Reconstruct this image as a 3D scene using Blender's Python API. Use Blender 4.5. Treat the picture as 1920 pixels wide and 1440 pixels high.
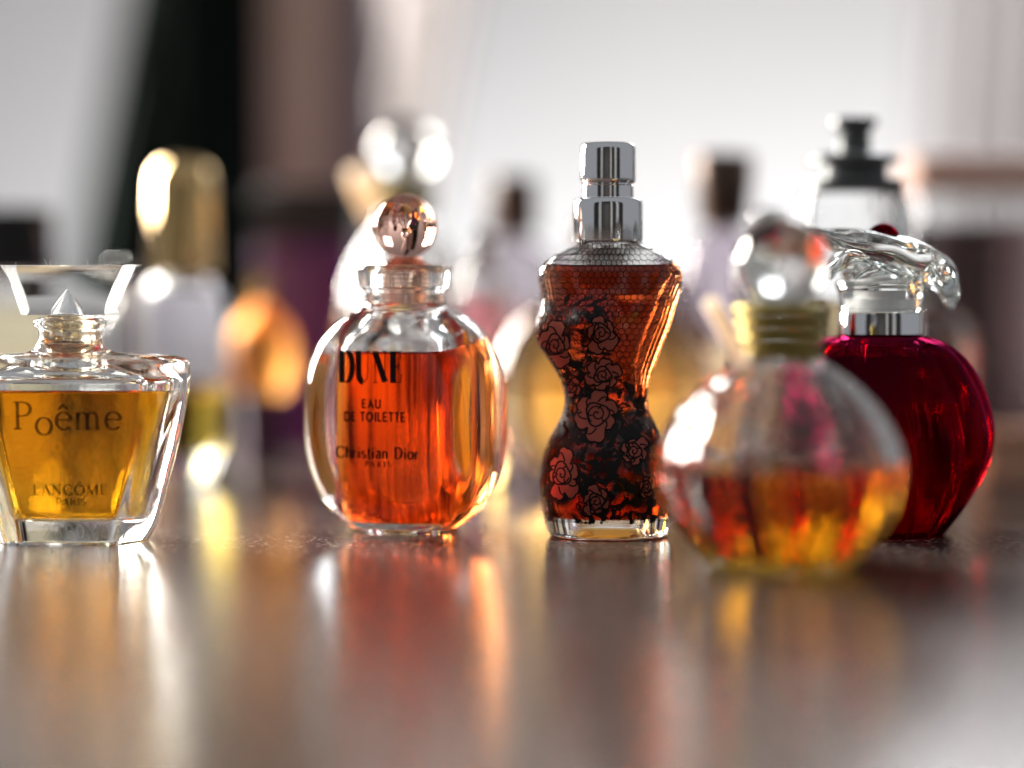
import bpy, math, random
from math import sin, cos, pi, radians, sqrt, exp, atan2
from mathutils import Vector, Matrix
from mathutils.bvhtree import BVHTree

for _o in list(bpy.data.objects):
    bpy.data.objects.remove(_o, do_unlink=True)
SC = bpy.context.scene
COL = SC.collection
S = 0.01                      # everything below is written in centimetres

# ------------------------------------------------------------------ camera
FPX, HOR, CAMH = 3733.0, 550.0, 4.26     # focal length in photo pixels, horizon row, lens height
cam_d = bpy.data.cameras.new('camera')
cam = bpy.data.objects.new('camera', cam_d)
COL.objects.link(cam)
cam_d.sensor_width = 36.0
cam_d.lens = FPX / 1920.0 * 36.0
cam.location = (0, 0, CAMH * S)
cam.rotation_euler = (radians(90) - math.atan((720 - HOR) / FPX), 0, 0)
cam_d.clip_start = 0.01
cam_d.clip_end = 50
cam_d.dof.use_dof = True
cam_d.dof.focus_distance = 34.1 * S
cam_d.dof.aperture_fstop = 3.1
SC.camera = cam

# ------------------------------------------------------------------ render settings
SC.render.engine = 'CYCLES'
cy = SC.cycles
cy.max_bounces = 28
cy.transmission_bounces = 28
cy.glossy_bounces = 10
cy.diffuse_bounces = 4
cy.transparent_max_bounces = 24
cy.volume_bounces = 0
cy.sample_clamp_indirect = 14
cy.blur_glossy = 0.3
cy.caustics_reflective = True
cy.caustics_refractive = True
cy.use_denoising = True
SC.view_settings.view_transform = 'Standard'
SC.view_settings.look = 'None'
SC.view_settings.exposure = 0.14
SC.view_settings.gamma = 1.0

# ------------------------------------------------------------------ room light and lamps
W = bpy.data.worlds.new('World')
SC.world = W
W.use_nodes = True
W.node_tree.nodes['Background'].inputs[0].default_value = (0.92, 0.94, 1.0, 1)
W.node_tree.nodes['Background'].inputs[1].default_value = 0.31


def area_lamp(name, loc, target, sx, sy, power, color, spread=180):
    L = bpy.data.lights.new(name, 'AREA')
    L.shape = 'RECTANGLE'
    L.size, L.size_y = sx * S, sy * S
    L.energy = power
    L.color = color
    L.spread = radians(spread)
    o = bpy.data.objects.new(name, L)
    COL.objects.link(o)
    o.location = Vector(loc) * S
    d = (Vector(target) - Vector(loc)).normalized()
    o.rotation_euler = d.to_track_quat('-Z', 'Y').to_euler()
    return o


# a window of four panes behind on the left
for _i, _j in ((0, 0), (1, 0), (0, 1), (1, 1)):
    area_lamp('window_pane_lamp', (-57 + 14 * _i, 77 + 11 * _i, 17 + 19 * _j), (0, 36, 3), 11.5, 15, 6.6, (1.0, 0.95, 0.87))
area_lamp('window_lamp_right', (27, 104, 36), (6, 30, 0), 18, 20, 0.8, (0.95, 0.97, 1.0))
area_lamp('hidden_wall_light', (6, 123, -9), (4, 150, 12), 100, 8, 2.15, (1.0, 0.985, 0.98))  # added lamp hidden below the table edge to brighten the wall


# ------------------------------------------------------------------ materials
def mat(name):
    m = bpy.data.materials.new(name)
    m.use_nodes = True
    nt = m.node_tree
    nt.nodes.clear()
    out = nt.nodes.new('ShaderNodeOutputMaterial')
    return m, nt, out


def nd(nt, typ, **kw):
    n = nt.nodes.new(typ)
    for k, v in kw.items():
        setattr(n, k, v)
    return n


def bump_noise(nt, scale_cm, dist_cm, strength=1.0, detail=2.0):
    tc = nd(nt, 'ShaderNodeTexCoord')
    no = nd(nt, 'ShaderNodeTexNoise')
    no.inputs['Scale'].default_value = 1.0 / (scale_cm * S)
    no.inputs['Detail'].default_value = detail
    nt.links.new(tc.outputs['Object'], no.inputs['Vector'])
    b = nd(nt, 'ShaderNodeBump')
    b.inputs['Strength'].default_value = strength
    b.inputs['Distance'].default_value = dist_cm * S
    nt.links.new(no.outputs['Fac'], b.inputs['Height'])
    return b, no, tc


def glass(name, color=(1, 1, 1), ior=1.5, rough=0.0, wave=0.0, wscale=0.5):
    m, nt, out = mat(name)
    g = nd(nt, 'ShaderNodeBsdfGlass')
    g.inputs['Color'].default_value = (*color, 1)
    g.inputs['Roughness'].default_value = rough
    g.inputs['IOR'].default_value = ior
    if wave:
        b, _, _ = bump_noise(nt, wscale, wave)
        nt.links.new(b.outputs[0], g.inputs['Normal'])
    nt.links.new(g.outputs[0], out.inputs['Surface'])
    return m


def liquid(name, trans, thick):
    """coloured liquid: trans is what is left of white light after `thick` cm of it"""
    m, nt, out = mat(name)
    g = nd(nt, 'ShaderNodeBsdfGlass')
    g.inputs['Color'].default_value = (1, 1, 1, 1)
    at = nd(nt, 'ShaderNodeAttribute', attribute_name='ior')
    nt.links.new(at.outputs['Fac'], g.inputs['IOR'])
    nt.links.new(g.outputs[0], out.inputs['Surface'])
    sig = [-math.log(max(t, 1e-4)) / (thick * S) for t in trans]
    den = max(sig)
    va = nd(nt, 'ShaderNodeVolumeAbsorption')
    va.inputs['Color'].default_value = (*[1 - s / den for s in sig], 1)
    va.inputs['Density'].default_value = den
    nt.links.new(va.outputs[0], out.inputs['Volume'])
    return m


def solid(name, color, rough=0.5, metal=0.0, spec=0.5, var=0.0, vscale=1.0, bump=0.0, bscale=0.1, coat=0.0):
    m, nt, out = mat(name)
    p = nd(nt, 'ShaderNodeBsdfPrincipled')
    p.inputs['Base Color'].default_value = (*color, 1)
    p.inputs['Roughness'].default_value = rough
    p.inputs['Metallic'].default_value = metal
    p.inputs['Specular IOR Level'].default_value = spec
    p.inputs['Coat Weight'].default_value = coat
    if var:
        tc = nd(nt, 'ShaderNodeTexCoord')
        no = nd(nt, 'ShaderNodeTexNoise')
        no.inputs['Scale'].default_value = 1 / (vscale * S)
        no.inputs['Detail'].default_value = 5
        nt.links.new(tc.outputs['Object'], no.inputs['Vector'])
        r = nd(nt, 'ShaderNodeValToRGB')
        r.color_ramp.elements[0].position = 0.3
        r.color_ramp.elements[1].position = 0.7
        r.color_ramp.elements[0].color = (*[c * (1 - var) for c in color], 1)
        r.color_ramp.elements[1].color = (*[min(1, c * (1 + var)) for c in color], 1)
        nt.links.new(no.outputs['Fac'], r.inputs['Fac'])
        nt.links.new(r.outputs['Color'], p.inputs['Base Color'])
    if bump:
        b, _, _ = bump_noise(nt, bscale, bump)
        nt.links.new(b.outputs[0], p.inputs['Normal'])
    nt.links.new(p.outputs[0], out.inputs['Surface'])
    return m


def ink(name, color, alpha=1.0, rough=0.6):
    m, nt, out = mat(name)
    d = nd(nt, 'ShaderNodeBsdfPrincipled')
    d.inputs['Base Color'].default_value = (*color, 1)
    d.inputs['Roughness'].default_value = rough
    d.inputs['Specular IOR Level'].default_value = 0.12
    if alpha >= 1:
        nt.links.new(d.outputs[0], out.inputs['Surface'])
        return m
    t = nd(nt, 'ShaderNodeBsdfTransparent')
    mx = nd(nt, 'ShaderNodeMixShader')
    mx.inputs[0].default_value = alpha
    nt.links.new(t.outputs[0], mx.inputs[1])
    nt.links.new(d.outputs[0], mx.inputs[2])
    nt.links.new(mx.outputs[0], out.inputs['Surface'])
    return m


M_GLASS = glass('clear_glass', (0.985, 0.99, 0.985), wave=0.004, wscale=0.35)
M_CRYSTAL = glass('crystal_glass', (0.98, 0.99, 0.985), 1.52)
M_PINKGLASS = glass('pink_tinted_glass', (0.965, 0.78, 0.71), 1.5)
M_DIMPLE = glass('dimpled_glass', (0.98, 0.985, 0.985), 1.5, wave=0.035, wscale=0.42)
M_MOLD = glass('moulded_glass', (0.98, 0.985, 0.985), 1.5, wave=0.01, wscale=0.3)
M_CHROME = solid('polished_chrome', (0.78, 0.79, 0.8), 0.06, 1.0, bump=0.0004, bscale=0.05)
M_GOLD = solid('gold_metal', (0.8, 0.55, 0.24), 0.10, 1.0)


def translucent(name, color, share=0.6, rough=0.25):
    m, nt, out = mat(name)
    p = nd(nt, 'ShaderNodeBsdfPrincipled')
    p.inputs['Base Color'].default_value = (*color, 1)
    p.inputs['Roughness'].default_value = rough
    t = nd(nt, 'ShaderNodeBsdfTranslucent')
    t.inputs['Color'].default_value = (*color, 1)
    mx = nd(nt, 'ShaderNodeMixShader')
    mx.inputs[0].default_value = share
    nt.links.new(p.outputs[0], mx.inputs[1])
    nt.links.new(t.outputs[0], mx.inputs[2])
    nt.links.new(mx.outputs[0], out.inputs['Surface'])
    return m


M_BEAD = translucent('pale_glint_bead', (0.98, 0.9, 0.8), 0.95)  # pale translucent colour stands in for bright glints on the gold beads
M_GOLDTHREAD = solid('gold_thread', (0.42, 0.33, 0.09), 0.38, 0.7, bump=0.01, bscale=0.06)
M_ROSEGOLD = solid('rose_gold_lacquer', (0.95, 0.64, 0.52), 0.4)
M_FROST = glass('frosted_orange_glass', (1.0, 0.72, 0.42), 1.45, 0.45)
M_GROUND = glass('ground_glass_edge', (0.99, 0.99, 0.99), 1.5, 0.55)
M_DARKMETAL = solid('gunmetal_lacquer', (0.085, 0.093, 0.098), 0.35)
M_BLACK = solid('black_plastic', (0.012, 0.013, 0.016), 0.25)
M_BROWNCAP = solid('brown_cap', (0.10, 0.045, 0.028), 0.35, var=0.3, vscale=0.4)
M_PLASTIC = solid('amber_plastic', (0.7, 0.34, 0.14), 0.3)
M_INK = ink('black_ink', (0.012, 0.01, 0.01))
M_INKSOFT = ink('worn_black_ink', (0.025, 0.018, 0.012), 0.8)
M_ROSE = ink('dusty_red_print', (0.41, 0.108, 0.08), 1.0, 0.55)


# ------------------------------------------------------------------ mesh helpers
def link(o, parent=None):
    COL.objects.link(o)
    if parent is not None:
        o.parent = parent
    return o


def mesh(name, verts, faces, mats, parent=None, smooth=True, sharp=None, fmat=None, attr=None, label=None):
    me = bpy.data.meshes.new(name)
    me.from_pydata([(v[0] * S, v[1] * S, v[2] * S) for v in verts], [], faces)
    if not isinstance(mats, (list, tuple)):
        mats = [mats]
    for m in mats:
        me.materials.append(m)
    if fmat:
        me.polygons.foreach_set('material_index', fmat)
    me.polygons.foreach_set('use_smooth', [smooth] * len(me.polygons))
    if sharp:
        me.set_sharp_from_angle(angle=radians(sharp))
    if attr:
        a = me.attributes.new('ior', 'FLOAT', 'FACE')
        a.data.foreach_set('value', attr)
    me.update()
    o = bpy.data.objects.new(name, me)
    link(o, parent)
    if label:
        o['label'] = label
    return o


def thing(name, label, cat, loc, rz=0.0, group=None):
    o = bpy.data.objects.new(name, None)
    o.empty_display_size = 0.01
    link(o)
    o.location = Vector(loc) * S
    o.rotation_euler = (0, 0, rz)
    o['label'], o['category'] = label, cat
    if group:
        o['group'] = group
    return o


def tag(o, label, cat, group=None):
    o['label'], o['category'] = label, cat
    if group:
        o['group'] = group
    return o


def crom(pts, n):
    """Catmull-Rom through pts (tuples of any length), n samples per span"""
    P = [list(map(float, p)) for p in pts]
    P = [[2 * a - b for a, b in zip(P[0], P[1])]] + P + [[2 * a - b for a, b in zip(P[-1], P[-2])]]
    out = []
    for i in range(1, len(P) - 2):
        p0, p1, p2, p3 = P[i - 1:i + 3]
        for k in range(n):
            t = k / n
            out.append([0.5 * (2 * b + (c - a) * t + (2 * a - 5 * b + 4 * c - d) * t * t + (3 * b - a - 3 * c + d) * t ** 3)
                        for a, b, c, d in zip(p0, p1, p2, p3)])
    out.append(P[-2])
    return out


def lerp_prof(pts, z):
    """piecewise linear look-up on pts sorted by first value"""
    if z <= pts[0][0]:
        return list(pts[0][1:])
    for a, b in zip(pts, pts[1:]):
        if z <= b[0]:
            t = (z - a[0]) / max(1e-9, b[0] - a[0])
            return [x + (y - x) * t for x, y in zip(a[1:], b[1:])]
    return list(pts[-1][1:])


def loft(rings, cap0=True, cap1=False):
    n = len(rings[0])
    V, F = [], []
    for r in rings:
        V.extend(r)
    for i in range(len(rings) - 1):
        a, b = i * n, (i + 1) * n
        for j in range(n):
            k = (j + 1) % n
            F.append((a + j, a + k, b + k, b + j))
    if cap0:
        c = [sum(p[q] for p in rings[0]) / n for q in range(3)]
        V.append(c)
        ci = len(V) - 1
        F.extend((ci, (j + 1) % n, j) for j in range(n))
    if cap1:
        c = [sum(p[q] for p in rings[-1]) / n for q in range(3)]
        V.append(c)
        ci = len(V) - 1
        b = (len(rings) - 1) * n
        F.extend((ci, b + j, b + (j + 1) % n) for j in range(n))
    return V, F


def circ(r, z, n=96, mod=None):
    out = []
    for j in range(n):
        t = 2 * pi * j / n
        rr = r * (mod(t, z) if mod else 1.0)
        out.append((rr * cos(t), rr * sin(t), z))
    return out


def lathe(name, prof, m, parent=None, n=96, mod=None, cap0=True, cap1=True, sharp=40, loc=(0, 0, 0), label=None):
    V, F = loft([circ(r, z, n, mod) for z, r in prof], cap0, cap1)
    V = [(x + loc[0], y + loc[1], z + loc[2]) for x, y, z in V]
    return mesh(name, V, F, m, parent, True, sharp, label=label)


LIQ, REL = 1.36, 1.36 / 1.5


def fill(outer, inner, level, n_parent, gm, lm, sharp=None):
    """outer: rings from the foot to the lip; inner: rings from the cavity floor to the lip.
    The glass carries the outer skin, lip and dry inner skin; the liquid carries the wet skin and its own surface."""
    zi = [r[0][2] for r in inner]
    k = min(range(len(zi)), key=lambda i: abs(zi[i] - level))
    V, F = loft(outer + inner[k:][::-1], True, False)
    body = mesh('glass_body', V, F, gm, n_parent, True, sharp)
    wet = inner[:k + 1]
    top = wet[-1]
    n = len(top)
    cx, cyy = sum(p[0] for p in top) / n, sum(p[1] for p in top) / n
    dish = [[(cx + (p[0] - cx) * f, cyy + (p[1] - cyy) * f, p[2] - dz) for p in top] for f, dz in ((.97, .022), (.93, .036), (.85, .046), (.6, .05))]
    V, F = loft(wet + dish, True, True)
    nt_ = n * (len(dish) + 1)
    at = [REL] * (len(F) - nt_ - n) + [LIQ] * (nt_ - n) + [REL] * n + [LIQ] * n
    # the liquid's surface ends sharply at the wall
    liq = mesh('liquid', V, F, lm, n_parent, True, 50, attr=at)
    return body, liq, BVHTree.FromPolygons([Vector(v) for v in loft(outer)[0]], loft(outer)[1])


class Px:
    """sizes read off the photograph for a thing standing d cm from the lens with its axis at column cx"""
    def __init__(self, cx, d):
        self.d, self.s = d, FPX / d
        self.x0 = (cx - 960) / FPX * d
        self.cx = cx
        self.yb = HOR + CAMH * FPX / d

    def x(self, u):
        return (u - self.cx) / self.s

    def z(self, v):
        return (self.yb - v) / self.s

    def loc(self):
        return (self.x0, self.d, 0)


def prof_px(P, pts):
    """[(row, half width in px)] listed from the top down -> [(z, r)] from the foot up"""
    return [(P.z(v), w / P.s) for v, w in reversed(pts)]


# ------------------------------------------------------------------ lettering (pen strokes laid on the glass)
def arc(cx, cz, rx, rz, a0, a1, n=14):
    return [(cx + rx * cos(radians(a0 + (a1 - a0) * i / n)), cz + rz * sin(radians(a0 + (a1 - a0) * i / n))) for i in range(n + 1)]


# glyphs on a unit cap height: (advance, [(points, weight)]); weight 't' thick, 'h' hair, 'p' pen (thick upright, thin level)
def sf(x, z, w=0.16):
    return ([(x - w, z), (x + w, z)], 'h')


GL = {
    'D': (0.86, [([(0.16, 0), (0.16, 1)], 't'), ([(0.03, 0.985), (0.4, 0.985)] + arc(0.4, 0.5, 0.36, 0.485, 90, -90, 18) + [(0.03, 0.015)], 'p')]),
    'U': (0.86, [([(0.16, 1), (0.16, 0.35)] + arc(0.42, 0.33, 0.26, 0.31, 180, 270, 10), 't'), (arc(0.42, 0.33, 0.26, 0.31, 270, 360, 8) + [(0.68, 1)], 'h'), sf(0.16, 0.985), sf(0.68, 0.985, 0.12)]),
    'N': (0.88, [([(0.14, 0), (0.14, 1)], 'h'), ([(0.14, 0.97), (0.7, 0.03)], 't'), ([(0.7, 0.0), (0.7, 1)], 'h'), sf(0.14, 0.015, 0.13), sf(0.7, 0.985, 0.13), ([(0.0, 0.985), (0.16, 0.985)], 'h')]),
    'E': (0.74, [([(0.17, 0), (0.17, 1)], 't'), ([(0.03, 0.98), (0.62, 0.98), (0.63, 0.76)], 'h'), ([(0.17, 0.51), (0.45, 0.51)], 'h'), ([(0.45, 0.4), (0.45, 0.62)], 'h'), ([(0.03, 0.02), (0.64, 0.02), (0.67, 0.28)], 'h')]),
    'P': (0.66, [([(0.15, 0), (0.15, 1)], 't'), ([(0.03, 0.98), (0.3, 0.98)] + arc(0.3, 0.73, 0.27, 0.25, 90, -90, 14) + [(0.15, 0.48)], 'p'), sf(0.15, 0.015, 0.13)]),
    'A': (0.86, [([(0.06, 0), (0.4, 1)], 'h'), ([(0.38, 1), (0.74, 0)], 't'), ([(0.17, 0.34), (0.6, 0.34)], 'h'), sf(0.06, 0.015, 0.1), sf(0.74, 0.015, 0.12)]),
    'L': (0.68, [([(0.16, 0), (0.16, 1)], 't'), ([(0.03, 0.02), (0.58, 0.02), (0.61, 0.27)], 'h'), sf(0.16, 0.985, 0.13)]),
    'C': (0.84, [(arc(0.45, 0.5, 0.38, 0.5, 48, 312, 26), 'p'), ([(0.71, 0.98), (0.71, 0.74)], 'h'), ([(0.7, 0.12), (0.77, 0.3)], 'h')]),
    'O': (0.96, [(arc(0.47, 0.5, 0.38, 0.5, 0, 360, 32), 'p')]),
    'M': (1.06, [([(0.12, 0), (0.15, 1)], 'h'), ([(0.15, 0.98), (0.5, 0.04)], 't'), ([(0.5, 0.04), (0.84, 1)], 'h'), ([(0.86, 1), (0.9, 0)], 't'), sf(0.12, 0.015, 0.1), sf(0.9, 0.015, 0.13)]),
    'R': (0.8, [([(0.15, 0), (0.15, 1)], 't'), ([(0.03, 0.98), (0.3, 0.98)] + arc(0.3, 0.74, 0.26, 0.24, 90, -90, 14) + [(0.15, 0.5)], 'p'), ([(0.34, 0.5), (0.72, 0.0)], 't'), sf(0.15, 0.015, 0.12)]),
    'I': (0.38, [([(0.18, 0), (0.18, 1)], 't'), sf(0.18, 0.015, 0.13), sf(0.18, 0.985, 0.13)]),
    'S': (0.6, [(arc(0.28, 0.75, 0.2, 0.24, 30, 270, 14) + arc(0.28, 0.26, 0.23, 0.25, 90, -150, 14)[1:], 'p')]),
    'T': (0.74, [([(0.36, 0), (0.36, 1)], 't'), ([(0.03, 0.76), (0.05, 0.98), (0.67, 0.98), (0.69, 0.76)], 'h'), sf(0.36, 0.015, 0.13)]),
    'Y': (0.8, [([(0.06, 1), (0.38, 0.48)], 't'), ([(0.7, 1), (0.38, 0.48), (0.38, 0)], 't')]),
    'W': (1.0, [([(0.05, 1), (0.28, 0)], 't'), ([(0.28, 0), (0.5, 0.9)], 't'), ([(0.5, 0.9), (0.72, 0)], 't'), ([(0.72, 0), (0.95, 1)], 't')]),
    '2': (0.7, [(arc(0.3, 0.72, 0.24, 0.28, 170, -40, 14) + [(0.06, 0.02), (0.58, 0.02)], 't')]),
    '8': (0.7, [(arc(0.3, 0.75, 0.2, 0.24, 0, 360, 18), 't'), (arc(0.3, 0.26, 0.25, 0.25, 0, 360, 18), 't')]),
    'B': (0.7, [([(0.1, 0), (0.1, 1), (0.35, 1)] + arc(0.35, 0.76, 0.2, 0.24, 90, -90, 10) + [(0.1, 0.52)], 't'), (arc(0.35, 0.26, 0.24, 0.26, 90, -90, 10) + [(0.1, 0.0)], 't')]),
    '0': (0.7, [(arc(0.3, 0.5, 0.24, 0.5, 0, 360, 26), 't')]),
    'o': (0.6, [(arc(0.29, 0.31, 0.25, 0.31, 0, 360, 26), 'p')]),
    'e': (0.56, [([(0.06, 0.35), (0.51, 0.35)], 'h'), (arc(0.29, 0.31, 0.24, 0.31, 8, 320, 24), 'p')]),
    'm': (0.92, [([(0.12, 0), (0.12, 0.62)], 't'), (arc(0.28, 0.42, 0.15, 0.19, 180, 0, 12) + [(0.43, 0)], 'p'), (arc(0.58, 0.42, 0.15, 0.19, 180, 0, 12) + [(0.73, 0)], 'p'), sf(0.12, 0.015, 0.09), sf(0.43, 0.015, 0.09), sf(0.73, 0.015, 0.09)]),
    'n': (0.62, [([(0.12, 0), (0.12, 0.62)], 't'), (arc(0.29, 0.42, 0.16, 0.19, 180, 0, 12) + [(0.45, 0)], 'p'), sf(0.12, 0.015, 0.09), sf(0.45, 0.015, 0.09)]),
    'h': (0.62, [([(0.12, 0), (0.12, 1)], 't'), (arc(0.29, 0.42, 0.16, 0.19, 180, 0, 12) + [(0.45, 0)], 'p'), sf(0.12, 0.015, 0.09), sf(0.45, 0.015, 0.09)]),
    'i': (0.32, [([(0.14, 0), (0.14, 0.62)], 't'), ([(0.14, 0.8), (0.14, 0.92)], 't'), sf(0.14, 0.015, 0.1)]),
    'r': (0.46, [([(0.12, 0), (0.12, 0.62)], 't'), (arc(0.3, 0.4, 0.17, 0.2, 180, 60, 8), 'p'), sf(0.12, 0.015, 0.1)]),
    's': (0.46, [(arc(0.21, 0.46, 0.13, 0.15, 40, 270, 12) + arc(0.21, 0.16, 0.15, 0.15, 90, -150, 12)[1:], 'p')]),
    't': (0.4, [([(0.16, 0.85), (0.16, 0.12)] + arc(0.26, 0.12, 0.1, 0.11, 180, 300, 6), 't'), ([(0.02, 0.6), (0.32, 0.6)], 'h')]),
    'a': (0.54, [(arc(0.25, 0.45, 0.16, 0.17, 150, 0, 8) + [(0.41, 0.0)], 't'), (arc(0.25, 0.17, 0.17, 0.17, 60, 360, 14), 'p')]),
    "'": (0.0, []), ' ': (0.42, []),
}
SANS = {
    'E': (0.62, [([(0.1, 0), (0.1, 1)], 't'), ([(0.1, 0.94), (0.5, 0.94)], 't'), ([(0.1, 0.5), (0.46, 0.5)], 't'), ([(0.1, 0.06), (0.52, 0.06)], 't')]),
    'A': (0.76, [([(0.05, 0), (0.36, 1)], 't'), ([(0.34, 1), (0.67, 0)], 't'), ([(0.17, 0.33), (0.55, 0.33)], 't')]),
    'U': (0.74, [([(0.1, 1), (0.1, 0.3)] + arc(0.35, 0.3, 0.25, 0.28, 180, 360, 14) + [(0.6, 1)], 't')]),
    'T': (0.64, [([(0.31, 0), (0.31, 1)], 't'), ([(0.03, 0.94), (0.59, 0.94)], 't')]),
    'O': (0.94, [(arc(0.45, 0.5, 0.37, 0.46, 0, 360, 28), 't')]),
    'I': (0.26, [([(0.12, 0), (0.12, 1)], 't')]),
    'L': (0.54, [([(0.1, 0), (0.1, 1)], 't'), ([(0.1, 0.06), (0.48, 0.06)], 't')]),
    'D': (0.78, [([(0.1, 0), (0.1, 1)], 't'), ([(0.1, 0.94), (0.3, 0.94)] + arc(0.3, 0.5, 0.36, 0.44, 90, -90, 14) + [(0.1, 0.06)], 't')]),
    ' ': (0.3, []),
}


def text_width(txt, tab, track=0.0):
    return sum(tab[c][0] + track for c in txt if c in tab)


def letter(ch, x, z, h, wx, tab, thick, hair, sx=1.0):
    """ribbons (lists of left/right point pairs) for one letter"""
    out = []
    for pts, kind in tab[ch][1]:
        q = [(x + px * h * sx, z + pz * h) for px, pz in pts]
        rib = []
        for i, p in enumerate(q):
            a = q[max(0, i - 1)]
            b = q[min(len(q) - 1, i + 1)]
            if abs(q[0][0] - q[-1][0]) < 1e-6 and abs(q[0][1] - q[-1][1]) < 1e-6 and i in (0, len(q) - 1):
                a, b = q[-2], q[1]
            dx, dz = b[0] - a[0], b[1] - a[1]
            L = sqrt(dx * dx + dz * dz) or 1
            dx, dz = dx / L, dz / L
            w = thick if kind == 't' else hair if kind == 'h' else hair + (thick - hair) * abs(dz) ** 1.4
            w *= h / 2
            rib.append(((p[0] - dz * w, p[1] + dx * w), (p[0] + dz * w, p[1] - dx * w)))
        out.append(rib)
    return out


def write(name, lines, bvh, m, parent, tab=GL, thick=0.14, hair=0.045, off=0.004, cast=(0, 1, 0)):
    """lines: (text, x centre, z base, height, sx, track) laid on the glass by casting along +y"""
    V, F = [], []
    D = Vector(cast)
    lift = 0

    def put(p, z):
        hit = bvh.ray_cast(Vector((p, 0, z)) - D * 20, D)
        if hit[0] is None:
            return None
        nn = hit[1] if hit[1].dot(D) < 0 else -hit[1]
        return hit[0] + nn * (off + 0.0004 * lift)
    for txt, xc, z0, h, sx, tr in lines:
        x = xc - (text_width(txt.replace("^", ''), tab, tr) * h * sx) / 2
        lx = x
        for ch in txt:
            ribs = []
            if ch == '^':          # circumflex over the letter just written
                ce = lx + 0.0
                top = 0.72 if prev.islower() else 1.12
                wdt = tab[prev][0] * h * sx
                cxx = lx + wdt * 0.5
                q = [(cxx - 0.16 * h * sx, z0 + top * h), (cxx, z0 + (top + 0.17) * h), (cxx + 0.16 * h * sx, z0 + top * h)]
                rib = []
                for i, p in enumerate(q):
                    w = h * (0.05 if i != 1 else 0.07)
                    rib.append(((p[0], p[1] + w), (p[0], p[1] - w)))
                ribs = [rib]
            else:
                dz = -0.2 * h if (ch == 'o' and txt.startswith('Po')) else 0
                ribs = letter(ch, x, z0 + dz, h, 0, tab, thick, hair, sx)
                lx = x
                x += (tab[ch][0] + tr) * h * sx
                prev = ch
            for rib in ribs:
                lift = (lift + 1) % 4
                # refine long runs so the ribbon follows the curve of the glass
                fine = []
                for (a0, b0), (a1, b1) in zip(rib, rib[1:]):
                    k = max(1, int(max(abs(a1[0] - a0[0]), abs(a1[1] - a0[1])) / 0.04))
                    for t in range(k):
                        f = t / k
                        fine.append(tuple((p[0] + (q[0] - p[0]) * f, p[1] + (q[1] - p[1]) * f) for p, q in ((a0, a1), (b0, b1))))
                fine.append(rib[-1])
                prevp = None
                for a, b in fine:
                    A, B = put(*a), put(*b)
                    if A is None or B is None:
                        prevp = None
                        continue
                    V.extend((A, B))
                    i = len(V) - 2
                    if prevp is not None:
                        F.append((prevp, prevp + 1, i + 1, i))
                    prevp = i
    return mesh(name, V, F, m, parent, False)


# ------------------------------------------------------------------ the setting: wall, table, things far behind
def box(name, x0, x1, y0, y1, z0, z1, m, parent=None, bev=0.1):
    import bmesh
    bm = bmesh.new()
    bmesh.ops.create_cube(bm, size=1)
    for v in bm.verts:
        v.co = Vector(((x0 + x1) / 2 + v.co.x * (x1 - x0), (y0 + y1) / 2 + v.co.y * (y1 - y0), (z0 + z1) / 2 + v.co.z * (z1 - z0)))
    if bev:
        bmesh.ops.bevel(bm, geom=bm.edges[:], offset=bev, segments=3, affect='EDGES')
    for v in bm.verts:
        v.co *= S
    me = bpy.data.meshes.new(name)
    bm.to_mesh(me)
    bm.free()
    me.materials.append(m)
    me.polygons.foreach_set('use_smooth', [True] * len(me.polygons))
    me.set_sharp_from_angle(angle=radians(50))
    return link(bpy.data.objects.new(name, me), parent)


m_wall = solid('white_plaster', (0.83, 0.83, 0.84), 0.9, var=0.02, vscale=30, bump=0.05, bscale=0.8)
wall = box('wall', -220, 220, 150, 158, -75, 190, m_wall, bev=0)
wall['kind'] = 'structure'
m_floor = solid('floor_boards', (0.2, 0.15, 0.11), 0.5, var=0.2, vscale=20)
floor = box('floor', -220, 220, -160, 150, -80, -75, m_floor, bev=0)
floor['kind'] = 'structure'


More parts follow.
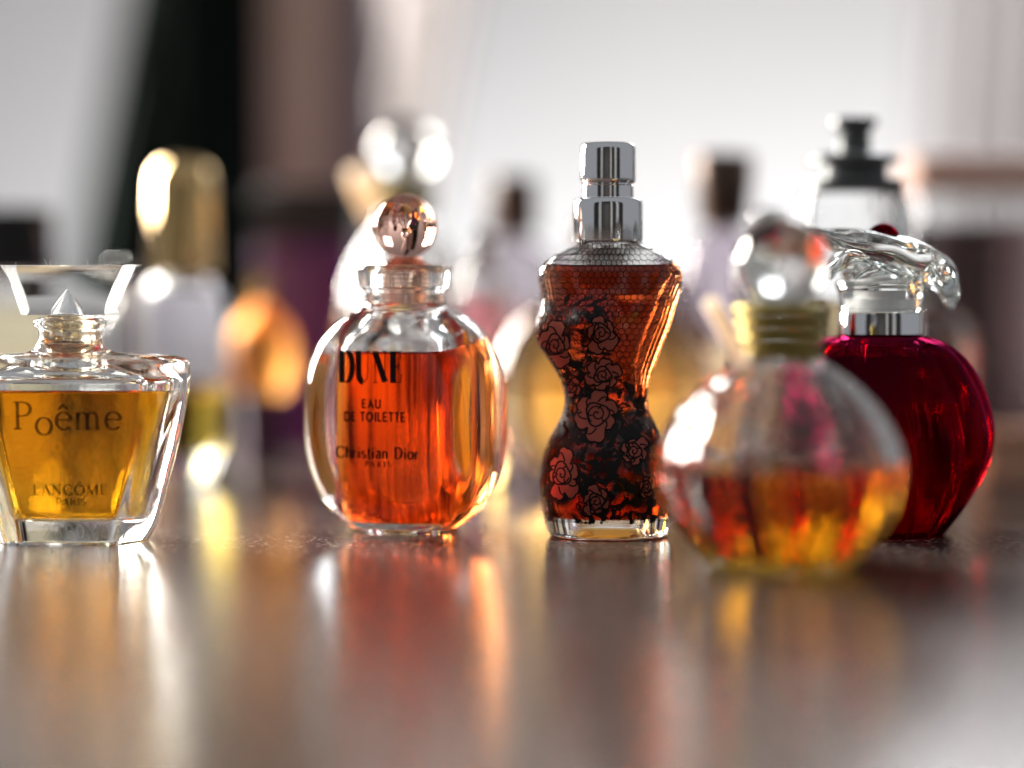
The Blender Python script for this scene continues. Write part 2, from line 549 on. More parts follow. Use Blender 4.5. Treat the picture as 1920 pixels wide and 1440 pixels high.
def table_material():
    m, nt, out = mat('glossy_table_laminate')
    p = nd(nt, 'ShaderNodeBsdfPrincipled')
    tc = nd(nt, 'ShaderNodeTexCoord')
    n1 = nd(nt, 'ShaderNodeTexNoise')
    n1.inputs['Scale'].default_value = 1 / (3.0 * S)
    n1.inputs['Detail'].default_value = 6
    nt.links.new(tc.outputs['Object'], n1.inputs['Vector'])
    r = nd(nt, 'ShaderNodeValToRGB')
    r.color_ramp.elements[0].position, r.color_ramp.elements[1].position = 0.3, 0.75
    r.color_ramp.elements[0].color = (0.058, 0.043, 0.036, 1)
    r.color_ramp.elements[1].color = (0.1, 0.075, 0.065, 1)
    nt.links.new(n1.outputs['Fac'], r.inputs['Fac'])
    n3 = nd(nt, 'ShaderNodeTexNoise')
    n3.inputs['Scale'].default_value = 1 / (0.09 * S)
    n3.inputs['Detail'].default_value = 1
    nt.links.new(tc.outputs['Object'], n3.inputs['Vector'])
    sk = nd(nt, 'ShaderNodeMapRange')
    sk.inputs['From Min'].default_value = 0.58
    sk.inputs['From Max'].default_value = 0.68
    sk.inputs['To Max'].default_value = 0.6
    nt.links.new(n3.outputs['Fac'], sk.inputs['Value'])
    mc = nd(nt, 'ShaderNodeMixRGB')
    mc.inputs[2].default_value = (0.5, 0.45, 0.43, 1)  # pale specks coloured in to stand for glints on the grain
    nt.links.new(sk.outputs[0], mc.inputs[0])
    nt.links.new(r.outputs['Color'], mc.inputs[1])
    nt.links.new(mc.outputs[0], p.inputs['Base Color'])
    n2 = nd(nt, 'ShaderNodeTexNoise')
    n2.inputs['Scale'].default_value = 1 / (0.05 * S)
    n2.inputs['Detail'].default_value = 2
    nt.links.new(tc.outputs['Object'], n2.inputs['Vector'])
    b = nd(nt, 'ShaderNodeBump')
    b.inputs['Strength'].default_value = 1.0
    b.inputs['Distance'].default_value = 0.005 * S
    nt.links.new(n2.outputs['Fac'], b.inputs['Height'])
    nt.links.new(b.outputs[0], p.inputs['Normal'])
    n4 = nd(nt, 'ShaderNodeTexNoise')
    n4.inputs['Scale'].default_value = 1 / (0.12 * S)
    n4.inputs['Detail'].default_value = 3
    nt.links.new(tc.outputs['Object'], n4.inputs['Vector'])
    rr = nd(nt, 'ShaderNodeMapRange')
    rr.inputs['From Min'].default_value = 0.3
    rr.inputs['From Max'].default_value = 0.7
    rr.inputs['To Min'].default_value = 0.07
    rr.inputs['To Max'].default_value = 0.22
    nt.links.new(n4.outputs['Fac'], rr.inputs['Value'])
    nt.links.new(rr.outputs[0], p.inputs['Roughness'])
    p.inputs['IOR'].default_value = 1.5
    nt.links.new(p.outputs[0], out.inputs['Surface'])
    return m


M_TABLE = table_material()
# unseen back wall, dark and white stripes added for the chrome to mirror
bw = solid('dark_wall_stripe', (0.035, 0.03, 0.03), 0.5)
ww = solid('white_paint', (0.8, 0.8, 0.8), 0.6)
for k, (px0, px1, mm) in enumerate(((-220, -120, bw), (-120, -84, ww), (-84, 26, bw), (26, 44, ww), (44, 92, bw), (92, 130, ww), (130, 220, bw))):
    o = box('unseen_back_wall', px0, px1, -165, -160 + (k % 2), -75, 120, mm, bev=0)
    o['kind'] = 'structure'

tb = thing('table', 'glossy mauve brown table top carrying all the perfume bottles', 'table', (0, 30, -75))
box('tabletop', -85, 85, -42, 75, 72.0, 75.0, M_TABLE, tb, bev=0.15)
for lx in (-78, 78):
    for ly in (-35, 68):
        box('leg', lx - 3, lx + 3, ly - 3, ly + 3, 0, 72, M_TABLE, tb, bev=0.2)


def curtain(label, u0, u1, y, z0, z1, m, waves, amp, lean=0.0):
    """pleated cloth hanging behind the table; lean shifts its top sideways"""
    name = 'curtain'
    nx, nz = waves * 12, 14
    x0, x1 = [(u - 960) / FPX * y - lean * (8 - z0) / (z1 - z0) for u in (u0, u1)]
    V, F = [], []
    for k in range(nz + 1):
        z = z0 + (z1 - z0) * k / nz
        for i in range(nx + 1):
            u = i / nx
            ph = u * waves * 2 * pi
            V.append((x0 + (x1 - x0) * u + lean * (k / nz) + 0.2 * sin(ph * 2 + z * .05), y + amp * sin(ph) * (1 - 0.3 * k / nz), z))
    for k in range(nz):
        for i in range(nx):
            a = k * (nx + 1) + i
            F.append((a, a + 1, a + nx + 2, a + nx + 1))
    o = mesh(name, V, F, m, None, True)
    md = o.modifiers.new('thickness', 'SOLIDIFY')
    md.thickness = 0.25 * S
    tag(o, label, 'curtain')
    return o


m_dark = solid('dark_green_cloth', (0.006, 0.011, 0.0095), 0.95, spec=0.1, var=0.3, vscale=2)
m_taupe = solid('taupe_cloth', (0.45, 0.3, 0.26), 0.85, var=0.12, vscale=2)
m_mauve = solid('mauve_cloth', (0.2, 0.15, 0.165), 0.85, var=0.12, vscale=2)
m_grey = solid('pale_grey_cloth', (0.62, 0.60, 0.63), 0.9, var=0.04, vscale=3)
m_pale = solid('pale_pink_cloth', (0.62, 0.585, 0.59), 0.85, var=0.06, vscale=2)


def back_px(u, d):
    return (u - 960) / FPX * d


# cartons and cloth standing well behind the bottles
d = 96.0
curtain('dark green curtain hanging against the white wall at left', 170, 440, 78, -30, 60, m_dark, 5, 0.8, 18.0)
curtain('pale pink curtain edge hanging beside the white wall, right of the mauve carton', 640, 790, d, -30, 60, m_pale, 4, 0.8, 18.0)
curtain('pale grey curtain hanging beside the white wall at the right edge', 1715, 2250, 120, -40, 70, m_grey, 9, 0.45, 6.0)


def carton(label, u0, u1, d, depth, top, m, lid=None):
    t = thing('carton', label, 'box', (back_px((u0 + u1) / 2, d), d, 0))
    w = (u1 - u0) / FPX * d / 2
    box('box_body', -w, w, 0, depth, 0.02, top * 0.8, m, t, 0.08)
    box('lid', -w - 0.05, w + 0.05, -0.05, depth + 0.05, top * 0.8 + 0.01, top, lid or m, t, 0.08)
    return t


m_greenbox = solid('dark_green_card', (0.003, 0.008, 0.0065), 0.8, spec=0.1)
m_taupebox = solid('taupe_card', (0.95, 0.66, 0.55), 0.6, var=0.08, vscale=3)
m_mauvebox = solid('mauve_card', (0.36, 0.27, 0.29), 0.6, var=0.08, vscale=3)
m_purplebox = solid('purple_card', (0.11, 0.004, 0.11), 0.4)
m_blackbox = solid('black_card', (0.012, 0.008, 0.012), 0.5)
carton('tall dark green carton standing behind the gold capped bottle', 330, 481, 60, 8, 24, m_greenbox)
carton('tall taupe carton standing between dark green carton and mauve carton', 482, 612, 62, 7, 25, m_taupebox)
carton('narrow mauve grey carton standing right of the taupe carton', 613, 702, 64, 5, 24, m_mauvebox)
carton('low purple carton with black lid behind the orange liquid round stoppered bottle', 478, 665, 53, 5, 7.1, m_purplebox, m_blackbox)

# ------------------------------------------------------------------ bottle 1: fan shaped amber bottle, prism stopper (left)
L_AMBER = liquid('amber_perfume', (0.995, 0.36, 0.003), 1.65)
L_ORANGE = liquid('orange_red_perfume', (0.95, 0.085, 0.006), 1.5)
L_BROWNRED = liquid('red_brown_perfume', (0.68, 0.04, 0.003), 1.6)
L_GOLD = liquid('golden_perfume', (0.96, 0.46, 0.02), 2.4)
L_RUBY = liquid('ruby_perfume', (0.5, 0.004, 0.15), 1.6)
L_YELLOW = liquid('yellow_perfume', (0.99, 0.60, 0.03), 2.0)
L_WARM = liquid('warm_amber_perfume', (0.97, 0.40, 0.06), 1.8)
L_PALE = liquid('pale_amber_perfume', (0.94, 0.62, 0.16), 3.0)
L_SMOKE = liquid('smoky_brown_perfume', (0.012, 0.005, 0.005), 2.0)


def soft_poly(th, planes, p):
    s = 0
    for ph, h in planes:
        c = cos(th - ph)
        if c > 0:
            s += (c / h) ** p
    return s ** (-1 / p)


def bottle_fan():
    P = Px(132, 34.4)
    t = thing('perfume_bottle', 'fan shaped clear bottle of amber perfume with wide prism stopper, far left', 'perfume bottle', P.loc(), group='miniature perfume bottles')
    N = 160
    z = P.z

    # control rows: z, silhouette half width, front half width, half depth, roundness (0 polygon .. 1 circle), circle radius
    def ring(zz, w, wf, dd, rnd, rc, p=22):
        ex, ey = w - wf, dd * 0.9
        L = sqrt(ex * ex + ey * ey)
        phi = atan2(ex / L, ey / L)
        h = wf * cos(phi) + dd * sin(phi)
        pl = [(0, w * 0.985), (pi, w * 0.985), (pi / 2, dd), (-pi / 2, dd), (phi, h), (-phi, h), (pi - phi, h), (pi + phi, h)]
        out = []
        for j in range(N):
            th = 2 * pi * j / N
            r = soft_poly(th, pl, p) * (1 - rnd) + rc * rnd
            out.append((r * cos(th), r * sin(th), zz))
        return out
    s = P.s
    side = [(z(1014), 148 / s, 104 / s, 0.80), (z(975), 168 / s, 110 / s, 0.86), (z(900), 190 / s, 124 / s, 0.92), (z(820), 212 / s, 140 / s, 0.97), (z(745), 228 / s, 155 / s, 1.0), (z(700), 233 / s, 163 / s, 1.0)]
    rows = crom(side, 9)
    out = [ring(0.05, side[0][1] * .4, side[0][2] * .4, .32, 0, 0), ring(0.05, side[0][1] * .75, side[0][2] * .75, .6, 0, 0),
           ring(0.02, side[0][1] * .86, side[0][2] * .86, .7, 0, 0), ring(0.005, side[0][1] * .94, side[0][2] * .94, .755, 0, 0), ring(0.03, side[0][1] * .985, side[0][2] * .985, .79, 0, 0)]
    out += [ring(a, b, c, e, 0, 0) for a, b, c, e in rows]
    W0 = 233 / s
    top = [(z(690), W0, 1.5, 1.0, 0, .5), (z(676), W0 * .985, 1.46, .97, 0.0, .5), (z(668), W0 * .93, 1.38, .9, 0.02, .5), (z(665), W0 * .82, 1.2, .8, 0.1, .55), (z(663), W0 * .62, .98, .72, 0.3, .6),
           (z(658), W0 * .45, .8, .66, 0.75, .62), (z(648), .8, .6, .6, 1, .585), (z(635), .7, .6, .6, 1, .545), (z(618), .7, .6, .6, 1, .535)]
    out += [ring(*r) for r in crom(top, 5)[1:]]
    lip = [(z(616), .55), (z(612), .6), (z(606), .625), (z(600), .6), (z(597), .55), (z(596), .5), (z(597), .475)]
    out += [circ(r, zz, N) for zz, r in crom(lip, 4)]
    ins = [(z(970), 88 / s, 84 / s, .52), (z(966), 100 / s, 95 / s, .6), (z(955), 108 / s, 102 / s, .66), (z(900), 124 / s, 114 / s, .7), (z(820), 146 / s, 132 / s, .76), (z(745), 170 / s, 150 / s, .8), (z(728), 176 / s, 154 / s, .8)]
    inn = [ring(z(970), 40 / s, 38 / s, .25, 0, 0, 14)] + [ring(a, b, c, e, 0, 0, 14) for a, b, c, e in crom(ins, 7)]
    cav = [(z(728), 176 / s, 154 / s, .8, 0, .5), (z(705), 172 / s, 150 / s, .76, 0.0, .5), (z(690), 140 / s, 125 / s, .66, .2, .52), (z(680), 105 / s, 95 / s, .6, .7, .5), (z(668), .6, .5, .5, 1, .48), (z(620), .6, .5, .5, 1, .475), (z(597), .6, .5, .5, 1, .475)]
    inn += [ring(*r, 14) for r in crom(cav, 5)[1:]]
    body, liq, bvh = fill(out, inn, z(728), t, M_GLASS, L_AMBER)
    # front lettering
    f = 33.1 / 34.0
    zf = lambda v: CAMH - (v - HOR) / FPX * 33.45
    xf = lambda u: (u - 960) / FPX * 33.45 - P.x0
    write('lettering', [("Poe^me", xf(127), zf(805), 52 / FPX * 33.45, 1.12, 0.05)], bvh, M_INKSOFT, t, thick=0.13, hair=0.055)
    write('lettering', [("LANCO^ME", xf(129), zf(929), 19 / FPX * 33.45, 1.18, 0.06), ("PARIS", xf(130), zf(949), 13 / FPX * 33.45, 1.18, 0.08)], bvh, M_INKSOFT, t, thick=0.18, hair=0.09)
    # moulded code on the thick foot
    write('moulded_code', [("28B0YUA", xf(152), zf(1012), 25 / FPX * 33.45, 1.0, 0.14)], bvh, ink('raised_glass_mark', (0.85, 0.85, 0.83), 0.6, 0.3), t, tab=GL, thick=0.09, hair=0.09)
    # stopper: barrel prism with obliquely cut ends, plug and hollow cone
    st = []
    NX, NA = 24, 48
    z0, z1 = z(590), z(497)
    prof = []
    for j in range(NA):
        a = 2 * pi * j / NA
        yy = .56 * abs(cos(a)) ** .55 * (1 if cos(a) > 0 else -1)
        zz = max(z0, (z1 - .26) + 1.18 * (z1 - .26 - z0) * abs(sin(a)) ** .9 * (1 if sin(a) > 0 else -1))
        prof.append((yy, min(zz, z1 - 0.02 * (abs(yy) / .56) ** 4)))
    V, F = [], []
    for i in range(NX + 1):
        u = -1 + 2 * i / NX
        for yy, zz in prof:
            L = 92 / s + (zz - z0) * (45 / s) / (z1 - z0)
            V.append((u * (L - .42 * abs(yy)), yy, zz))
    for i in range(NX):
        for j in range(NA):
            a, b = i * NA + j, i * NA + (j + 1) % NA
            F.append((a, b, b + NA, a + NA))
    F.append(tuple(range(NA))[::-1])
    F.append(tuple(NX * NA + j for j in range(NA)))
    # hollow cone rising into the prism
    n = 48
    base = len(V)
    for r_, zz in ((.37, z0 + .035), (.37, z0 + .06), (.012, z(541))):
        V.extend(circ(r_, zz, n))
    for k in range(2):
        for j in range(n):
            a, b = base + k * n + j, base + k * n + (j + 1) % n
            F.append((b, a, a + n, b + n))
    F.append(tuple(base + j for j in range(n)))
    F.append(tuple(base + 2 * n + j for j in range(n))[::-1])
    fm = [0] * len(F)
    fm[NX * NA] = fm[NX * NA + 1] = 1
    for q in range(NX * NA + 2, len(F)):
        fm[q] = 2
    stp = mesh('stopper', V, F, [M_CRYSTAL, M_GROUND, glass('satin_glass', (0.99, 0.99, 0.99), 1.5, 0.22)], t, True, 28, fmat=fm)
    pl = crom([(z(686), .02), (z(684), .18), (z(676), .34), (z(664), .43), (z(650), .455), (z(630), .455), (z(600), .455), (z(596), .43), (z(592), .42)], 6)
    lathe('plug', pl, glass('plug_plastic', (0.97, 0.93, 0.82), 1.45, 0.04), stp, 64)
    # a few dust fibres caught on the stopper's top edge
    rg = random.Random(4)
    V, F = [], []
    for u in (44, 98, 101, 107, 117, 176):
        x0_, a, L = P.x(u), rg.uniform(-.5, .5), rg.uniform(.05, .11)
        prev = None
        for k in range(5):
            f = k / 4
            cx_, cz_ = x0_ + L * f * sin(a + f * rg.uniform(-.6, .6)), z1 - .012 + L * f
            n0 = len(V)
            V.extend([(cx_ - .0045 * (1 - .6 * f), -.45, cz_), (cx_ + .0045 * (1 - .6 * f), -.45, cz_), (cx_, -.441, cz_)])
            if prev is not None:
                for q in range(3):
                    F.append((prev + q, prev + (q + 1) % 3, n0 + (q + 1) % 3, n0 + q))
            prev = n0
    du = mesh('dust_fibres', V, F, solid('pale_lint', (0.7, 0.7, 0.7), .8), stp, True)
    du['kind'] = 'stuff'
    return t


bottle_fan()


# ------------------------------------------------------------------ bottle 2: round shouldered orange bottle with ball stopper
def bottle_oval():
    P = Px(760, 35.6)
    rz = radians(-15)
    t = thing('perfume_bottle', 'oval clear bottle of orange red perfume with pink glass ball stopper', 'perfume bottle', P.loc(), rz, 'miniature perfume bottles')
    z, s = P.z, P.s
    N = 200

    def ring(zz, a, b, cut=1.0, rnd=0.0, rc=.5, fx=1.80, fy=1.04, n=2.5, p=26):
        out = []
        for j in range(N):
            th = 2 * pi * j / N
            c, q = abs(cos(th)), abs(sin(th))
            r = ((c / a) ** n + (q / b) ** n) ** (-1 / n)
            if cut:
                r = (r ** -p + (c / fx) ** p + (q / fy) ** p) ** (-1 / p)
            r = r * (1 - rnd) + rc * rnd
            out.append((r * cos(th), r * sin(th), zz))
        return out
    pts = [(987, 98), (984, 106), (972, 122), (945, 146), (900, 168), (850, 182), (790, 188), (730, 185), (680, 174), (640, 157), (612, 137), (595, 118), (584, 100)]
    ctrl = [(z(v), w / s * (1 + .03 * max(0, min(1, (w - 120) / 50))), 1.3 * (w / 188) ** 0.75) for v, w in pts]
    out = [ring(.06, .35, .3), ring(.06, .7, .62), ring(.03, .82, .72), ring(.004, .9, .8)]
    out += [ring(*r) for r in crom(ctrl, 8)]
    w0 = 100 / s
    nk = [(z(584), w0, .9, 0, .3, .95), (z(578), .8, .8, 0, .8, .8), (z(572), .8, .8, 0, 1, .745), (z(560), .8, .8, 0, 1, .735), (z(545), .8, .8, 0, 1, .735), (z(541), .8, .8, 0, 1, .8), (z(537), .8, .8, 0, 1, .835), (z(510), .8, .8, 0, 1, .86), (z(502), .8, .8, 0, 1, .86), (z(498), .8, .8, 0, 1, .83), (z(497), .8, .8, 0, 1, .6), (z(499), .8, .8, 0, 1, .46)]
    out += [ring(*r) for r in crom(nk, 4)[1:]]
    wi = [(970, 50), (968, 76), (960, 87), (940, 98), (900, 108), (850, 114), (790, 116), (730, 115), (690, 110), (657, 103)]
    ci = [(z(v), w / s * 1.08, .98 * (w / 116) ** 0.7) for v, w in wi]
    inn = [ring(z(970.5), .2, .2, 1, fx=1.36, fy=.8)] + [ring(*r, 1.0, 0, .5, 1.1, .74, 3.2) for r in crom(ci, 6)]

    def flute(rg):
        out_ = []
        for j, (x, y, zz) in enumerate(rg):
            th = 2 * pi * j / N
            k = 1 + (.026 * cos(30 * th) + .02 * cos(19 * th + 1)) * (1 if y > 0 else .0)
            out_.append((x * k, y * k, zz))
        return out_
    inn = [flute(r) for r in inn]
    cv = [(z(657), 103 / s * 1.08, .98 * (103 / 116) ** .7, 1, 0, .5), (z(630), 100 / s, .82, 1, .1, .5), (z(605), 80 / s, .7, 1, .5, .5), (z(590), .6, .6, 1, 1, .47), (z(560), .6, .6, 1, 1, .46), (z(499), .6, .6, 1, 1, .46)]
    inn += [ring(*r, 1.1, .74, 3.2) for r in crom(cv, 5)[1:]]
    body, liq, bvh = fill(out, inn, z(657), t, M_GLASS, L_ORANGE)
    # lettering on the front panel, its left end running round the edge
    df = 35.6 - 1.0
    zf = lambda v: CAMH - (v - HOR) / FPX * df
    k = df / FPX

    def xl(u):      # column on the front panel -> local x of the turned bottle
        return ((u - 960) * k - P.x0 - 1.02 * sin(rz)) / cos(rz)
    write('lettering', [("DUNE", xl(697), zf(718), 60 * k, .58, 0.1)], bvh, M_INK, t, thick=0.19, hair=0.035)
    write('lettering', [("EAU", xl(697), zf(766), 17 * k, 0.98, 0.1), ("DE TOILETTE", xl(703), zf(791), 18 * k, 0.92, 0.08)], bvh, M_INK, t, tab=SANS, thick=0.2, hair=0.2)
    write('lettering', [("Christian Dior", xl(708), zf(860), 21 * k, .98, 0.06), ("PARIS", xl(710), zf(877), 11 * k, 1.0, 0.35)], bvh, M_INK, t, thick=0.2, hair=0.11)
    # stopper: pink ball on a short foot, ridged plug in the neck
    c = z(425)
    r = 61 / s
    sph = [(c - r * .94 + 0.0, r * .34)] + [(c - r * cos(a), r * sin(a)) for a in [radians(20 + 160 * i / 40) for i in range(41)]]
    foot = [(z(499), .44), (z(496), .44), (z(491), .40), (z(487), .32), (z(484), .27)]
    st = lathe('stopper', foot + sph[1:], M_PINKGLASS, t, 96, sharp=60)
    pl = [(z(572), .3), (z(570), .40)]
    for i in range(7):
        a = 568 - i * 9.5
        pl += [(z(a), .44), (z(a - 4), .44), (z(a - 5.5), .40), (z(a - 8), .40)]
    pl += [(z(500), .43)]
    lathe('plug', pl, glass('plug_frost', (0.96, 0.86, 0.8), 1.45, 0.12), st, 64)
    return t


bottle_oval()


# ------------------------------------------------------------------ bottle 3: torso shaped bottle in a black lace print
def bottle_torso():
    P = Px(1139, 35.0)
    t = thing('perfume_bottle', 'torso shaped bottle of red brown perfume with black lace roses and chrome cap', 'perfume bottle', P.loc(), 0, 'miniature perfume bottles')
    z, s = P.z, P.s
    N = 160
    yb = P.yb
    sil = [(1000, 1030, 1250, .88), (992, 1025, 1255, .92), (975, 1021, 1258, .94), (955, 1018, 1260, .96), (930, 1014, 1262, .99), (900, 1012, 1262, 1.0), (870, 1016, 1258, .98), (845, 1022, 1251, .94), (820, 1032, 1241, .87), (795, 1046, 1229, .78), (770, 1056, 1218, .71), (745, 1059, 1214, .68), (720, 1054, 1216, .69), (695, 1042, 1223, .72), (670, 1026, 1233, .76), (645, 1012, 1243, .79), (620, 1008, 1253, .8), (595, 1010, 1261, .8), (570, 1014, 1268, .78), (545, 1013, 1275, .75), (525, 1009, 1279, .72), (507, 1010, 1277, .68), (493, 1019, 1266, .62), (480, 1038, 1247, .56), (468, 1064, 1224, .52), (458, 1083, 1203, .5)]

    def bumps(th, zz):
        # two breasts turned towards the left, and the shoulder blades' hollow
        v = 0
        for ta, vz, amp, wa, wz in ((radians(203), 612, .11, .42, 34), (radians(250), 603, .30, .34, 34), (radians(262), 905, .05, .9, 50)):
            da = (th - ta + pi) % (2 * pi) - pi
            dv = (zz - z(vz)) * s / wz
            v += amp * exp(-(da / wa) ** 2 - dv * dv)
        return v

    def ring(zz, xl, xr, d, shrink=0.0, bump=1.0, n=2.35):
        cx, a = (xl + xr) / 2, (xr - xl) / 2 - shrink
        b = max(.1, d - shrink)
        out = []
        for j in range(N):
            th = 2 * pi * j / N
            c, q = abs(cos(th)), abs(sin(th))
            r = ((c / a) ** n + (q / b) ** n) ** (-1 / n)
            r += bumps(th, zz) * bump
            out.append((cx + r * cos(th), r * sin(th), zz))
        return out
    ctrl = [(z(v), P.x(l), P.x(r), d) for v, l, r, d in sil]
    smooth = crom(ctrl, 4)
    b0 = ctrl[0]
    foot = [ring(.05, b0[1] * .35, b0[2] * .35, .3), ring(.05, b0[1] * .8, b0[2] * .8, .68), ring(.02, b0[1] * .88, b0[2] * .88, .78), ring(.004, b0[1] * .95, b0[2] * .95, .84)]
    skin = [ring(*r) for r in smooth]
    neck = [circ(r, zz, N) for zz, r in ((z(455), .5), (z(440), .48), (z(436), .45), (z(436), .36))]
    out = foot + skin + neck
    inn = []
    zb, zl = z(968), z(499)
    rows = [r for r in smooth if zb + .02 < r[0] < z(462)]
    r0 = rows[0]
    inn.append(ring(zb, r0[1] * .3, r0[2] * .3, .3, 0, 0))
    inn.append(ring(zb + .005, r0[1] * .75, r0[2] * .75, .66, 0, 0))
    inn.append(ring(zb + .015, r0[1] * .84, r0[2] * .84, .74, 0, 0))
    inn += [ring(r[0], r[1], r[2], r[3], .12 if r[0] < z(560) else .16, .75) for r in rows]
    inn += [circ(.36, zz, N) for zz in (z(456), z(446), z(436))]
    body, liq, bvh = fill(out, inn, zl, t, M_GLASS, L_BROWNRED)

    # lace: thin printed film following the glass
    m, nt, mo = mat('black_lace_print')
    tc = nd(nt, 'ShaderNodeTexCoord')
    sp = nd(nt, 'ShaderNodeSeparateXYZ')
    nt.links.new(tc.outputs['Object'], sp.inputs[0])
    n1 = nd(nt, 'ShaderNodeTexNoise')
    n1.inputs['Scale'].default_value = 1 / (0.26 * S)
    n1.inputs['Detail'].default_value = 4
    n1.inputs['Roughness'].default_value = 0.62
    n1.inputs['Distortion'].default_value = 1.2
    nt.links.new(tc.outputs['Object'], n1.inputs['Vector'])
    mr = nd(nt, 'ShaderNodeMapRange')
    mr.inputs['From Min'].default_value = z(1003) * S
    mr.inputs['From Max'].default_value = z(455) * S
    nt.links.new(sp.outputs['Z'], mr.inputs['Value'])
    rp = nd(nt, 'ShaderNodeValToRGB')
    rp.color_ramp.interpolation = 'LINEAR'
    stops = [(z(v) / 1, g) for v, g in ((978, 0), (972, .49), (950, .485), (930, .515), (880, .52), (830, .53), (800, .53), (770, .515), (745, .50), (720, .52), (690, .50), (660, .49), (620, .50), (585, .49), (555, .40), (535, .28), (455, 0.0))]
    e = rp.color_ramp.elements
    zt, zz0 = z(455), z(1003)
    while len(e) < len(stops):
        e.new(0.5)
    for el, (zv, g) in zip(e, sorted(stops)):
        el.position = (zv - zz0) / (zt - zz0)
        el.color = (g, g, g, 1)
    nt.links.new(mr.outputs[0], rp.inputs['Fac'])
    # less lace towards the right of the upper body
    xr = nd(nt, 'ShaderNodeMapRange')
    xr.inputs['From Min'].default_value = P.x(1130) * S
    xr.inputs['From Max'].default_value = P.x(1200) * S
    xr.inputs['To Max'].default_value = 0.22
    nt.links.new(sp.outputs['X'], xr.inputs['Value'])
    zr = nd(nt, 'ShaderNodeMapRange')
    zr.inputs['From Min'].default_value = z(760) * S
    zr.inputs['From Max'].default_value = z(700) * S
    nt.links.new(sp.outputs['Z'], zr.inputs['Value'])
    mu = nd(nt, 'ShaderNodeMath', operation='MULTIPLY')
    nt.links.new(xr.outputs[0], mu.inputs[0])
    nt.links.new(zr.outputs[0], mu.inputs[1])
    sb = nd(nt, 'ShaderNodeMath', operation='SUBTRACT')
    nt.links.new(rp.outputs['Color'], sb.inputs[0])
    nt.links.new(mu.outputs[0], sb.inputs[1])
    df = nd(nt, 'ShaderNodeMath', operation='SUBTRACT')
    nt.links.new(sb.outputs[0], df.inputs[0])
    nt.links.new(n1.outputs['Fac'], df.inputs[1])
    mk = nd(nt, 'ShaderNodeMapRange')
    mk.inputs['From Min'].default_value = -0.012
    mk.inputs['From Max'].default_value = 0.012
    nt.links.new(df.outputs[0], mk.inputs['Value'])
    n2 = nd(nt, 'ShaderNodeTexNoise')
    n2.inputs['Scale'].default_value = 1 / (0.14 * S)
    n2.inputs['Detail'].default_value = 1
    n2.inputs['Distortion'].default_value = 0.8
    nt.links.new(tc.outputs['Object'], n2.inputs['Vector'])

    def mth(op, a, b):
        q = nd(nt, 'ShaderNodeMath', operation=op)
        for i_, v_ in enumerate((a, b)):
            if isinstance(v_, (int, float)):
                q.inputs[i_].default_value = v_
            elif v_ is not None:
                nt.links.new(v_, q.inputs[i_])
        return q.outputs[0]
    ridge = mth('ABSOLUTE', mth('SUBTRACT', n2.outputs['Fac'], 0.5), None)
    thr = mth('MULTIPLY', mth('LESS_THAN', ridge, 0.016), mth('GREATER_THAN', df.outputs[0], -0.09))
    full = mth('MAXIMUM', mk.outputs[0], thr)
    tr = nd(nt, 'ShaderNodeBsdfTransparent')
    bk = nd(nt, 'ShaderNodeBsdfPrincipled')
    bk.inputs['Base Color'].default_value = (0.008, 0.007, 0.007, 1)
    bk.inputs['Roughness'].default_value = 0.5
    bk.inputs['Specular IOR Level'].default_value = 0.25
    mx = nd(nt, 'ShaderNodeMixShader')
    nt.links.new(full, mx.inputs[0])
    nt.links.new(tr.outputs[0], mx.inputs[1])
    nt.links.new(bk.outputs[0], mx.inputs[2])
    nt.links.new(mx.outputs[0], mo.inputs['Surface'])
    film = [ring(r[0], r[1], r[2], r[3], -0.004) for r in smooth if z(978) < r[0] < z(470)]
    V, F = loft(film, False, False)
    mesh('lace_print', V, F, m, t, True)

    # net of hexagons round the shoulders and chest, as fine printed threads
    hv, hf = [], []
    cols = 46
    dz = 21.0 / s
    D = None

    def on_skin(th, zz):
        row = lerp_prof([(r[0], r[1], r[2], r[3]) for r in smooth], zz)
        cx, a, b = (row[0] + row[1]) / 2, (row[1] - row[0]) / 2, row[2]
        n = 2.35
        r = ((abs(cos(th)) / a) ** n + (abs(sin(th)) / b) ** n) ** (-1 / n) + bumps(th, zz) + .006
        return Vector((cx + r * cos(th), r * sin(th), zz))

    def thread(p, q, wd=.0062):
        A, B = on_skin(*p), on_skin(*q)
        mid = (A + B) / 2
        nn = Vector((mid.x, mid.y, 0.15)).normalized()
        side = (B - A).cross(nn)
        if side.length < 1e-6:
            return
        side = side.normalized() * wd
        i = len(hv)
        hv.extend((A + side, A - side, B - side, B + side))
        hf.append((i, i + 1, i + 2, i + 3))
    rowz = []
    zz = z(459)
    k = 0
    rr = random.Random(5)
    while zz > z(735):
        rowz.append(zz)
        zz -= dz * .5
    for ri, zz in enumerate(rowz):
        off = 0.5 * (ri % 2)
        for c in range(cols):
            th = 2 * pi * (c + off) / cols
            w = 2 * pi / cols
            front = sin(th) < 0
            low = zz < z(640)
            if low and not (cos(th) > .25):
                continue
            thread((th, zz), (th, zz - dz * .34))
            thread((th, zz), (th + w * .5, zz + dz * .16))
            thread((th, zz), (th - w * .5, zz + dz * .16))
    mesh('net_print', hv, hf, M_INK, t, False)

    # roses: dusty red petals outlined in black
    rng = random.Random(11)

    def put(u, v, lift):
        h = bvh.ray_cast(Vector((P.x(u), -20, P.z(v))), Vector((0, 1, 0)))
        if h[0] is None:
            return None
        nn = h[1] if h[1].y < 0 else -h[1]
        return h[0] + nn * lift

